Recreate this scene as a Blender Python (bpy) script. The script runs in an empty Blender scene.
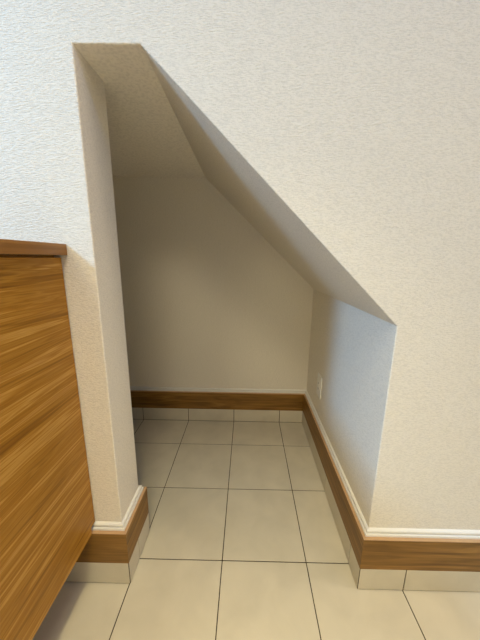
import bpy, bmesh, math
from mathutils import Vector, Matrix

scn = bpy.context.scene
COL = scn.collection

# ------------------------------------------------------------------ sizes (metres)
TILE = 0.30
YF, YJ = -0.0555, 0.0787          # front and back face of the stair wall
XJ, XR = -0.0161, 0.7712          # left and right side of the opening
XS = 0.1321                       # where the level head turns into the slope
ZT, ZR = 1.5084, 0.8883           # head height, low end of the slope
XL, YB = -0.90, 0.842           # inner left wall, inner back wall
XW, XE, YS = -2.60, 3.00, -3.40   # room: west wall, east wall, south wall
ZC = 2.40
H1, H2, H3 = 0.0888, 0.2073, 0.2288
SK = 0.0210                       # thickness of the skirting

# ------------------------------------------------------------------ helpers
def tag(o, label=None, cat=None, group=None, kind=None):
    if label: o['label'] = label
    if cat: o['category'] = cat
    if group: o['group'] = group
    if kind: o['kind'] = kind
    return o

def obj(name, bm, mats, parent=None, smooth=False):
    bmesh.ops.recalc_face_normals(bm, faces=bm.faces)
    me = bpy.data.meshes.new(name)
    bm.to_mesh(me); bm.free()
    for m in (mats if isinstance(mats, (list, tuple)) else [mats]):
        me.materials.append(m)
    if smooth:
        for p in me.polygons: p.use_smooth = True
    o = bpy.data.objects.new(name, me)
    COL.objects.link(o)
    if parent:
        o.parent = parent
        o.matrix_parent_inverse = Matrix.Translation(-parent.location)
    return o

def empty(name, loc):
    o = bpy.data.objects.new(name, None)
    o.empty_display_size = 0.05
    COL.objects.link(o); o.location = loc
    return o

def box(bm, x0, x1, y0, y1, z0, z1, mat=0, bev=0.0):
    t = bmesh.new()
    bmesh.ops.create_cube(t, size=1.0)
    for v in t.verts:
        v.co = Vector(((x0+x1)/2 + v.co.x*(x1-x0), (y0+y1)/2 + v.co.y*(y1-y0), (z0+z1)/2 + v.co.z*(z1-z0)))
    if bev > 0:
        bmesh.ops.bevel(t, geom=list(t.edges), offset=bev, segments=2, profile=0.6, affect='EDGES')
    for f in t.faces: f.material_index = mat
    me = bpy.data.meshes.new('tmp'); t.to_mesh(me); t.free()
    bm.from_mesh(me); bpy.data.meshes.remove(me)

def prism(bm, pts, axis, a, b, mat=0):
    """polygon pts swept along an axis from a to b; pts are the other two coordinates in order"""
    def P(p, t):
        if axis == 'x': return (t, p[0], p[1])
        if axis == 'y': return (p[0], t, p[1])
        return (p[0], p[1], t)
    v0 = [bm.verts.new(P(p, a)) for p in pts]
    v1 = [bm.verts.new(P(p, b)) for p in pts]
    n = len(pts); fs = [bm.faces.new(v0), bm.faces.new(v1[::-1])]
    for i in range(n):
        fs.append(bm.faces.new((v0[i], v0[(i+1) % n], v1[(i+1) % n], v1[i])))
    for f in fs: f.material_index = mat
    return v0, v1

# ------------------------------------------------------------------ materials
def nodes(name):
    m = bpy.data.materials.new(name); m.use_nodes = True
    nt = m.node_tree; b = nt.nodes['Principled BSDF']
    return m, nt, b
def N(nt, t, **kw):
    n = nt.nodes.new(t)
    for k, v in kw.items():
        if k in n.inputs: n.inputs[k].default_value = v
        else: setattr(n, k, v)
    return n
def geo(nt, scale, rot=(0,0,0), loc=(0,0,0)):
    g = N(nt, 'ShaderNodeNewGeometry'); mp = N(nt, 'ShaderNodeMapping')
    mp.inputs['Scale'].default_value = scale; mp.inputs['Rotation'].default_value = rot
    mp.inputs['Location'].default_value = loc
    nt.links.new(g.outputs['Position'], mp.inputs['Vector'])
    return mp.outputs['Vector']
def ramp(nt, fac, stops):
    r = N(nt, 'ShaderNodeValToRGB'); e = r.color_ramp.elements
    e[0].position, e[0].color = stops[0][0], (*stops[0][1], 1)
    e[1].position, e[1].color = stops[-1][0], (*stops[-1][1], 1)
    for p, c in stops[1:-1]:
        k = e.new(p); k.color = (*c, 1)
    nt.links.new(fac, r.inputs['Fac'])
    return r.outputs['Color']
def math_(nt, op, a, b=None, v=None):
    n = N(nt, 'ShaderNodeMath', operation=op)
    nt.links.new(a, n.inputs[0])
    if b is not None: nt.links.new(b, n.inputs[1])
    if v is not None: n.inputs[1].default_value = v
    return n.outputs[0]

def srgb(r, g, b):
    f = lambda c: (c/255/12.92) if c/255 <= 0.04045 else ((c/255+0.055)/1.055)**2.4
    return (f(r), f(g), f(b))

def m_wallpaper(name='wallpaper', base=srgb(239,231,218), strength=0.9):
    m, nt, b = nodes(name)
    # woven vinyl: short horizontal threads, crossed by finer vertical ones
    n1 = N(nt, 'ShaderNodeTexNoise'); n1.inputs['Scale'].default_value = 1; n1.inputs['Detail'].default_value = 3
    nt.links.new(geo(nt, (120,120,500)), n1.inputs['Vector'])
    n2 = N(nt, 'ShaderNodeTexNoise'); n2.inputs['Scale'].default_value = 1; n2.inputs['Detail'].default_value = 2
    nt.links.new(geo(nt, (400,400,260), loc=(3,1,7)), n2.inputs['Vector'])
    a = math_(nt, 'MULTIPLY', n1.outputs['Fac'], v=0.74)
    c = math_(nt, 'MULTIPLY', n2.outputs['Fac'], v=0.26)
    h = math_(nt, 'ADD', a, c)
    bp = N(nt, 'ShaderNodeBump'); bp.inputs['Strength'].default_value = strength; bp.inputs['Distance'].default_value = 0.0034
    nt.links.new(h, bp.inputs['Height']); nt.links.new(bp.outputs['Normal'], b.inputs['Normal'])
    lo = tuple(x*0.88 for x in base)  # hollows of the weave painted darker, standing in for their shade
    nt.links.new(ramp(nt, h, [(0.40, lo), (0.54, base)]), b.inputs['Base Color'])
    b.inputs['Roughness'].default_value = 0.75
    b.inputs['Specular IOR Level'].default_value = 0.25
    return m

def m_wood(name, axis, stops, rough=0.4, fine=1.0, period=1.0, wander=0.5, spec=0.4, along=1.1):
    """grain runs along the axis; figure = wandering bands plus fine pores"""
    m, nt, b = nodes(name)
    s = {'x': (along,26,26), 'y': (26,along,26)}[axis]
    s = tuple(v*period if v > 5 else v for v in s)
    band = N(nt, 'ShaderNodeTexNoise'); band.inputs['Scale'].default_value = 1
    band.inputs['Detail'].default_value = 3.5; band.inputs['Roughness'].default_value = 0.55
    band.inputs['Distortion'].default_value = wander
    nt.links.new(geo(nt, s, loc=(0.4,0.7,3.3)), band.inputs['Vector'])
    s2 = tuple(v*4*fine if v > 5 else v*1.6 for v in s)
    pore = N(nt, 'ShaderNodeTexNoise'); pore.inputs['Scale'].default_value = 1; pore.inputs['Detail'].default_value = 2
    nt.links.new(geo(nt, s2), pore.inputs['Vector'])
    f = math_(nt, 'ADD', math_(nt, 'MULTIPLY', band.outputs['Fac'], v=0.75), math_(nt, 'MULTIPLY', pore.outputs['Fac'], v=0.25))
    nt.links.new(ramp(nt, f, stops), b.inputs['Base Color'])
    bp = N(nt, 'ShaderNodeBump'); bp.inputs['Strength'].default_value = 0.08; bp.inputs['Distance'].default_value = 0.0004
    nt.links.new(pore.outputs['Fac'], bp.inputs['Height']); nt.links.new(bp.outputs['Normal'], b.inputs['Normal'])
    b.inputs['Roughness'].default_value = rough; b.inputs['Specular IOR Level'].default_value = spec
    return m

def m_tile(name, base):
    m, nt, b = nodes(name)
    n1 = N(nt, 'ShaderNodeTexNoise'); n1.inputs['Scale'].default_value = 9; n1.inputs['Detail'].default_value = 5
    n1.inputs['Distortion'].default_value = 0.4
    nt.links.new(geo(nt, (1,1,1)), n1.inputs['Vector'])
    n2 = N(nt, 'ShaderNodeTexNoise'); n2.inputs['Scale'].default_value = 700; n2.inputs['Detail'].default_value = 2
    nt.links.new(geo(nt, (1,1,1)), n2.inputs['Vector'])
    f = math_(nt, 'ADD', math_(nt, 'MULTIPLY', n1.outputs['Fac'], v=0.7), math_(nt, 'MULTIPLY', n2.outputs['Fac'], v=0.3))
    nt.links.new(ramp(nt, f, [(0.3, tuple(x*0.9 for x in base)), (0.7, tuple(min(1, x*1.07) for x in base))]), b.inputs['Base Color'])
    bp = N(nt, 'ShaderNodeBump'); bp.inputs['Strength'].default_value = 0.12; bp.inputs['Distance'].default_value = 0.0006
    nt.links.new(n2.outputs['Fac'], bp.inputs['Height']); nt.links.new(bp.outputs['Normal'], b.inputs['Normal'])
    b.inputs['Roughness'].default_value = 0.5; b.inputs['Specular IOR Level'].default_value = 0.35
    return m

def m_plain(name, base, rough=0.5, spec=0.4, var=0.04):
    m, nt, b = nodes(name)
    n1 = N(nt, 'ShaderNodeTexNoise'); n1.inputs['Scale'].default_value = 40
    nt.links.new(geo(nt, (1,1,1)), n1.inputs['Vector'])
    nt.links.new(ramp(nt, n1.outputs['Fac'], [(0.3, tuple(x*(1-var) for x in base)), (0.7, base)]), b.inputs['Base Color'])
    b.inputs['Roughness'].default_value = rough; b.inputs['Specular IOR Level'].default_value = spec
    return m

WALL  = m_wallpaper()
HALL  = m_plain('hall_wall_taupe', srgb(150,138,122), 0.8, 0.2)
TILEM = m_tile('beige_porcelain', srgb(209,200,181))
GROUT = m_plain('dark_grout', srgb(62,52,40), 0.9, 0.1)
WHITE = m_plain('white_moulding', srgb(236,233,228), 0.35, 0.4, 0.02)
SKX = m_wood('skirting_oak_x', 'x', [(0.32, srgb(98,64,18)), (0.45, srgb(122,86,30)), (0.55, srgb(138,98,40)), (0.68, srgb(160,118,56))], 0.45, 1.0, 1.6, 1.2, 0.4, 3.2)
SKY = m_wood('skirting_oak_y', 'y', [(0.32, srgb(98,64,18)), (0.45, srgb(122,86,30)), (0.55, srgb(138,98,40)), (0.68, srgb(160,118,56))], 0.45, 1.0, 1.6, 1.2, 0.4, 3.2)
CAB_STOPS = [(0.32, srgb(116,72,10)), (0.40, srgb(142,96,24)), (0.45, srgb(168,120,44)), (0.49, srgb(146,98,24)), (0.53, srgb(162,112,36)), (0.57, srgb(190,144,70)), (0.62, srgb(158,108,34)), (0.70, srgb(196,150,80))]
CABW = m_wood('cabinet_wood', 'y', CAB_STOPS, 0.42, 1.0, 1.35, 1.1, 0.3, 1.4)
TOPW = m_wood('countertop_wood', 'y', [(0.3, srgb(118,78,34)), (0.5, srgb(142,98,48)), (0.7, srgb(162,116,64))], 0.4, 1.0, 1.5)
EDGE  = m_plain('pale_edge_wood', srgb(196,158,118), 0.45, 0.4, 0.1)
PLAST = m_plain('white_plastic', srgb(238,236,230), 0.3, 0.5, 0.01)
DARK = m_plain('dark_slot', srgb(30,28,26), 0.6, 0.2)

# ------------------------------------------------------------------ floor
bm = bmesh.new()
box(bm, XW-0.1, XE+0.1, YS-0.1, 1.0, -0.06, -0.0012, 1)
g = 0.0015
i0, i1 = math.floor((XW-0.05)/TILE), math.ceil((XE+0.05)/TILE)
j0, j1 = math.floor((YS-0.05)/TILE), math.ceil(0.95/TILE)
for i in range(i0, i1):
    for j in range(j0, j1):
        box(bm, i*TILE+g, (i+1)*TILE-g, j*TILE+g, (j+1)*TILE-g, -0.009, 0.0, 0, 0.0009)
tag(obj('floor', bm, [TILEM, GROUT]), kind='structure')

# ------------------------------------------------------------------ stair wall with the trapezoid opening
def stair_wall():
    bm = bmesh.new()
    x0, x1 = XW-0.1, XE+0.1
    z0 = -0.02
    op = [(XJ, z0), (XJ, ZT), (XS, ZT), (XR, ZR), (XR, z0)]           # the opening, left foot to right foot
    outline = [(x0, z0)] + op + [(x1, z0), (x1, ZC+0.05), (x0, ZC+0.05)]
    fr = [bm.verts.new((x, YF, z)) for x, z in outline]
    bk = [bm.verts.new((x, YJ, z)) for x, z in outline]
    # faces split into convex pieces: left pier, head, above the slope, right pier
    n = len(outline)
    A, B, Cc, D, E_, F, G, H, I = range(9)
    # extra vertices on top
    def pair(x, z): return bm.verts.new((x, YF, z)), bm.verts.new((x, YJ, z))
    t1, t2, t3 = pair(XJ, ZC+0.05), pair(XS, ZC+0.05), pair(XR, ZC+0.05)
    for s, (vs) in enumerate((fr, bk)):
        q = [[vs[0], vs[1], vs[2], t1[s], vs[8]],
             [vs[2], vs[3], t2[s], t1[s]],
             [vs[3], vs[4], t3[s], t2[s]],
             [vs[4], vs[5], vs[6], vs[7], t3[s]]]
        for f in q: bm.faces.new(f if s == 0 else f[::-1])
    for a, b in ((0,1),(1,2),(2,3),(3,4),(4,5),(5,6),(6,7)):
        bm.faces.new((fr[a], fr[b], bk[b], bk[a]))
    bm.faces.new((fr[8], fr[0], bk[0], bk[8]))
    for p, q in ((( fr[7], bk[7]), t3), (t3, t2), (t2, t1), (t1, (fr[8], bk[8]))):
        bm.faces.new((p[0], q[0], q[1], p[1]))
    bmesh.ops.recalc_face_normals(bm, faces=bm.faces)
    sel = []
    loopv = set(fr[1:6])
    for e in bm.edges:
        if e.verts[0] in loopv and e.verts[1] in loopv:
            sel.append(e)
    for e in bm.edges:
        if set(e.verts) == {bk[1], bk[2]}: sel.append(e)
    bmesh.ops.bevel(bm, geom=sel, offset=0.0032, segments=3, profile=0.5, affect='EDGES')
    return bm
tag(obj('wall_front', stair_wall(), WALL), kind='structure')

# walls of the recess under the stairs
ZI0, ZI1 = ZT, ZT-0.018                                   # its ceiling dips a little towards the back
bm = bmesh.new(); box(bm, XL-0.1, XL, YJ, YB+0.1, -0.02, ZT+0.1)
tag(obj('wall_recess_left', bm, WALL), kind='structure')
bm = bmesh.new(); box(bm, XL, XR, YB, YB+0.1, -0.02, ZT+0.1)
tag(obj('wall_recess_back', bm, WALL), kind='structure')
bm = bmesh.new(); box(bm, XR, XR+0.1, YJ, YB+0.1, -0.02, ZR+0.2)
tag(obj('wall_recess_right', bm, WALL), kind='structure')
bm = bmesh.new()
prism(bm, [(YJ, ZI0), (YB, ZI1), (YB, ZT+0.1), (YJ, ZT+0.1)], 'x', XL, XS)
tag(obj('ceiling_recess', bm, WALL), kind='structure')
bm = bmesh.new()
dx, dz = XR-XS, ZR-ZT; L = math.hypot(dx, dz); nx, nz = -dz/L, dx/L    # outward (up-right)
f = [bm.verts.new(p) for p in ((XS, YJ, ZI0), (XR, YJ, ZR), (XR, YJ, ZR+0.16), (XS, YJ, ZT+0.1))]
b = [bm.verts.new(p) for p in ((XS, YB, ZI1), (XR, YB, ZR-0.003), (XR, YB, ZR+0.16), (XS, YB, ZT+0.1))]
bm.faces.new(f[::-1]); bm.faces.new(b)
for i in range(4):
    bm.faces.new((f[i], f[(i+1) % 4], b[(i+1) % 4], b[i]))
tag(obj('ceiling_slope', bm, WALL), kind='structure')

# ------------------------------------------------------------------ the entrance room around the camera
bm = bmesh.new(); box(bm, XW-0.1, XW, YS-0.1, YF, -0.02, ZC)
tag(obj('wall_left', bm, HALL), kind='structure')
bm = bmesh.new(); box(bm, XE, XE+0.1, YS-0.1, YF, -0.02, ZC)
tag(obj('wall_right', bm, HALL), kind='structure')
bm = bmesh.new(); box(bm, XW, XE, YS-0.1, YS, -0.02, ZC)
tag(obj('wall_back', bm, HALL), kind='structure')
bm = bmesh.new(); box(bm, XW-0.1, XE+0.1, YS-0.1, YF, ZC, ZC+0.1)
tag(obj('ceiling', bm, HALL), kind='structure')

# ------------------------------------------------------------------ skirting: tile course, oak board, white moulding
PATH = [Vector(p) for p in ((XW, YF), (XJ, YF), (XJ, YJ), (XL, YJ), (XL, YB), (XR, YB), (XR, YF), (XE, YF))]
def nrm(a, b):
    d = (b-a).normalized(); return Vector((d.y, -d.x))
def offs(i, d):
    p = PATH[i]
    n1 = nrm(PATH[i-1], PATH[i]) if i > 0 else None
    n2 = nrm(PATH[i], PATH[i+1]) if i < len(PATH)-1 else None
    if n1 is None: return p + n2*d
    if n2 is None: return p + n1*d
    return p + (n1+n2)*d
def sweep(bm, seg, prof, mat=0, cut=None):
    """profile [(d, z)] along one wall, mitred at both ends; cut=(s0, s1) trims to a run between two joints"""
    a, b = PATH[seg], PATH[seg+1]; u = (b-a).normalized()
    rows = []
    for end, i in ((0, seg), (1, seg+1)):
        r = []
        for d, z in prof:
            p = offs(i, d)
            if cut:
                s = (p-a).dot(u); lim = cut[end]
                if lim is not None: p = a + u*lim + nrm(a, b)*d
                else: p = p + u*(0.0019 if end == 0 else -0.0019)
            r.append(bm.verts.new((p.x, p.y, z)))
        rows.append(r)
    n = len(prof); fs = [bm.faces.new(rows[0]), bm.faces.new(rows[1][::-1])]
    for i in range(n):
        fs.append(bm.faces.new((rows[0][i], rows[0][(i+1) % n], rows[1][(i+1) % n], rows[1][i])))
    for f in fs: f.material_index = mat
e = 0.0002
P_GROUT = [(e, 0.0003), (SK-0.0022, 0.0003), (SK-0.0022, H1-0.001), (e, H1-0.001)]
P_TILE  = [(0.004, 0.0034), (SK-0.0006, 0.0034), (SK, 0.0042), (SK, H1-0.002), (SK-0.0006, H1-0.0012), (0.004, H1-0.0012)]
P_WOOD  = [(e, H1-0.0008), (SK, H1-0.0008), (SK, H2-0.0032), (e, H2-0.0032)]
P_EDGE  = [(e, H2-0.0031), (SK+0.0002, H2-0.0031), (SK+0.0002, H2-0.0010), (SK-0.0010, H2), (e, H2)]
# stepped white moulding standing on the board
P_CAP   = [(e, H2+0.0001), (0.0125, H2+0.0001), (0.0125, H2+0.0062), (0.0115, H2+0.0078), (0.0070, H2+0.0078),
           (0.0046, H2+0.0056), (0.0046, H2+0.0112), (0.0085, H2+0.0116), (0.0085, H2+0.0160), (0.0074, H2+0.0185), (0.0040, H3-0.0004), (e, H3)]
names = ['front_left', 'jamb', 'recess_front', 'recess_left', 'recess_back', 'recess_right', 'front_right']
for s, nm in enumerate(names):
    a, b = PATH[s], PATH[s+1]; u = (b-a).normalized(); L = (b-a).length
    ax = 'x' if abs(u.x) > 0.5 else 'y'
    bm = bmesh.new(); sweep(bm, s, P_WOOD)
    base = tag(obj('baseboard_'+nm, bm, SKX if ax == 'x' else SKY), kind='structure')
    # joints of the tile course line up with the floor joints
    js = []
    for k in range(-20, 20):
        w = k*TILE
        t = (w-(a.x if ax == 'x' else a.y))*(u.x if ax == 'x' else u.y)
        if 0.035 < t < L-0.035: js.append(t)
    js.sort()
    bm = bmesh.new(); sweep(bm, s, P_GROUT, 1)
    edges = [None]+js+[None]
    for k in range(len(edges)-1):
        c0 = edges[k]+0.0019 if edges[k] is not None else None
        c1 = edges[k+1]-0.0019 if edges[k+1] is not None else None
        sweep(bm, s, P_TILE, 0, (c0, c1))
    tag(obj('tile_course', bm, [TILEM, GROUT], base), 'beige tile course at the foot of the baseboard')
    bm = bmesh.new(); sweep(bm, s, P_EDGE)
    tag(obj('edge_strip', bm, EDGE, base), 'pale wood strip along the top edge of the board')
    bm = bmesh.new(); sweep(bm, s, P_CAP)
    tag(obj('cap_moulding', bm, WHITE, base), 'white stepped moulding on top of the baseboard')

# ------------------------------------------------------------------ wall-hung shoe cabinet at the left
CX = -0.0990                       # face of the doors
CT0, CT1 = 1.0590, 1.0865          # countertop
CB = 0.2090                        # underside
CY = -0.750                        # front of the carcass
CXL = -1.25                        # far end, towards the entrance door
yk, zk = YF-SK-0.0022, H3+0.004    # scribed around the skirting
cab = empty('shoe_cabinet', (-0.60, -0.26, CB))
tag(cab, 'floating wood-grain cabinet with a thin brown countertop, left of the opening', 'cabinet')
bm = bmesh.new()
prism(bm, [(CY, CB+0.001), (yk-0.001, CB+0.001), (yk-0.001, zk), (YF-0.0012, zk), (YF-0.0012, CT0-0.0005), (CY, CT0-0.0005)], 'x', CXL, CX-0.020)
obj('body', bm, CABW, cab)
bm = bmesh.new()
pts = [(CY-0.019, CB), (yk-0.002, CB), (yk-0.002, zk), (YF-0.0030, zk), (YF-0.0030, CT0-0.0060), (CY-0.019, CT0-0.0060)]
prism(bm, pts, 'x', CX-0.0185, CX)
bmesh.ops.bevel(bm, geom=[e_ for e_ in bm.edges], offset=0.0008, segments=1, affect='EDGES')
obj('side_panel', bm, CABW, cab)
CABX = m_wood('cabinet_front_wood', 'x', CAB_STOPS, 0.42, 1.0, 1.35, 1.1, 0.3, 1.4)
dw = (CX-0.019-CXL)/2
for k in range(2):
    bm = bmesh.new(); box(bm, CXL+k*dw+0.0015, CXL+(k+1)*dw-0.0015, CY-0.019, CY-0.001, CB, CT0-0.006, 0, 0.001)
    obj('door', bm, CABX, cab)
bm = bmesh.new(); box(bm, CXL-0.01, -0.0835, CY-0.03, YF-0.0008, CT0, CT1, 0, 0.0010)
tag(obj('countertop', bm, TOPW, cab), 'brown countertop edge')

# ------------------------------------------------------------------ wall outlet on the right recess wall
oc = Vector((XR, 0.568, 0.398))
ol = empty('wall_outlet', oc)
tag(ol, 'small white electrical outlet plate on the right wall inside the recess', 'outlet')
bm = bmesh.new(); box(bm, XR-0.0065, XR-0.0002, oc.y-0.035, oc.y+0.035, oc.z-0.06, oc.z+0.06, 0, 0.0022)
obj('plate', bm, PLAST, ol)
bm = bmesh.new(); box(bm, XR-0.0085, XR-0.0064, oc.y-0.012, oc.y+0.012, oc.z-0.034, oc.z+0.034, 0, 0.0008)
face = obj('socket_face', bm, PLAST, ol)
for zc in (oc.z+0.016, oc.z-0.016):
    bm = bmesh.new()
    for dy in (-0.0045, 0.0045):
        box(bm, XR-0.0088, XR-0.0084, oc.y+dy-0.0011, oc.y+dy+0.0011, zc-0.004, zc+0.004)
    o = obj('slots', bm, DARK, ol)

# ------------------------------------------------------------------ light
def area(name, loc, target, sx, sy, power, color, spread=180):
    l = bpy.data.lights.new(name, 'AREA'); l.shape = 'RECTANGLE'; l.size = sx; l.size_y = sy
    l.energy = power; l.color = color; l.spread = math.radians(spread)
    o = bpy.data.objects.new(name, l); COL.objects.link(o); o.location = loc
    o.rotation_euler = (Vector(target)-Vector(loc)).to_track_quat('-Z', 'Y').to_euler()
    return o
# daylight falling in at the left, high up over the entrance end
K = 20*2**-1.6
def hue(r, g, b, k=1.0):
    m = max(r, g, b); return K*k*m, (r/m, g/m, b/m)
def down(name, x, y, size, rgb, spread=180):
    p, c = hue(*rgb)
    area(name, (x, y, ZC-0.03), (x, y, 0), size, size, p, c, spread)
down('entrance_daylight', -1.6, -1.0, 0.4, (2.8, 5.8, 9.8))
# warm ceiling lamps over the hall behind the camera
down('ceiling_lamp', 0.4, -1.8, 0.7, (2.85, 2.50, 1.72))
down('ceiling_lamp', -0.8, -1.8, 0.7, (2.35, 2.1, 1.26))
down('floor_fill', 0.35, -0.8, 0.1, (0.52, 0.45, 0.24), 70)  # added narrow fill, brightens the floor without the upper wall
# added cool fill strip at the ceiling, brings blue to the front wall
p, c = hue(0.10, 0.32, 0.80)
l = area('front_wall_fill', (0.6, -0.75, ZC-0.03), (0.6, -0.75, 0), 2.6, 0.15, p, c)
# added warm fill from the right, out of view, to brighten the jamb
p, c = hue(1.90, 1.65, 1.35)
area('jamb_fill', (XE-0.03, -0.5, 1.3), (1, -0.5, 1.3), 0.5, 1.8, p, c)

w = bpy.data.worlds.new('World'); scn.world = w; w.use_nodes = True
w.node_tree.nodes['Background'].inputs['Color'].default_value = (0.75,0.85,1,1)
w.node_tree.nodes['Background'].inputs['Strength'].default_value = 0.2

# ------------------------------------------------------------------ camera
F, PPX, PPY = 263.50, 244.54, 315.36
yaw, pitch, roll = (math.radians(a) for a in (-0.436, 12.215, 0.887))
fw = Vector((math.sin(yaw)*math.cos(pitch), math.cos(yaw)*math.cos(pitch), -math.sin(pitch)))
rt = Vector((math.cos(yaw), -math.sin(yaw), 0)); up = rt.cross(fw)
r2 = rt*math.cos(roll)+up*math.sin(roll); u2 = -rt*math.sin(roll)+up*math.cos(roll)
cam = bpy.data.cameras.new('camera'); co = bpy.data.objects.new('camera', cam); COL.objects.link(co)
cam.sensor_fit = 'VERTICAL'; cam.sensor_height = 24; cam.lens = F/640*24
cam.shift_x = -(PPX-240)/640; cam.shift_y = -(320-PPY)/640
cam.clip_start = 0.01
M = Matrix((r2, u2, -fw)).transposed().to_4x4(); M.translation = Vector((0.3719, -0.7356, 1.0582))
co.matrix_world = M
scn.camera = co

vs = scn.view_settings
vs.view_transform = 'Standard'; vs.look = 'None'; vs.gamma = 1; vs.exposure = 0.6
vs.use_curve_mapping = False
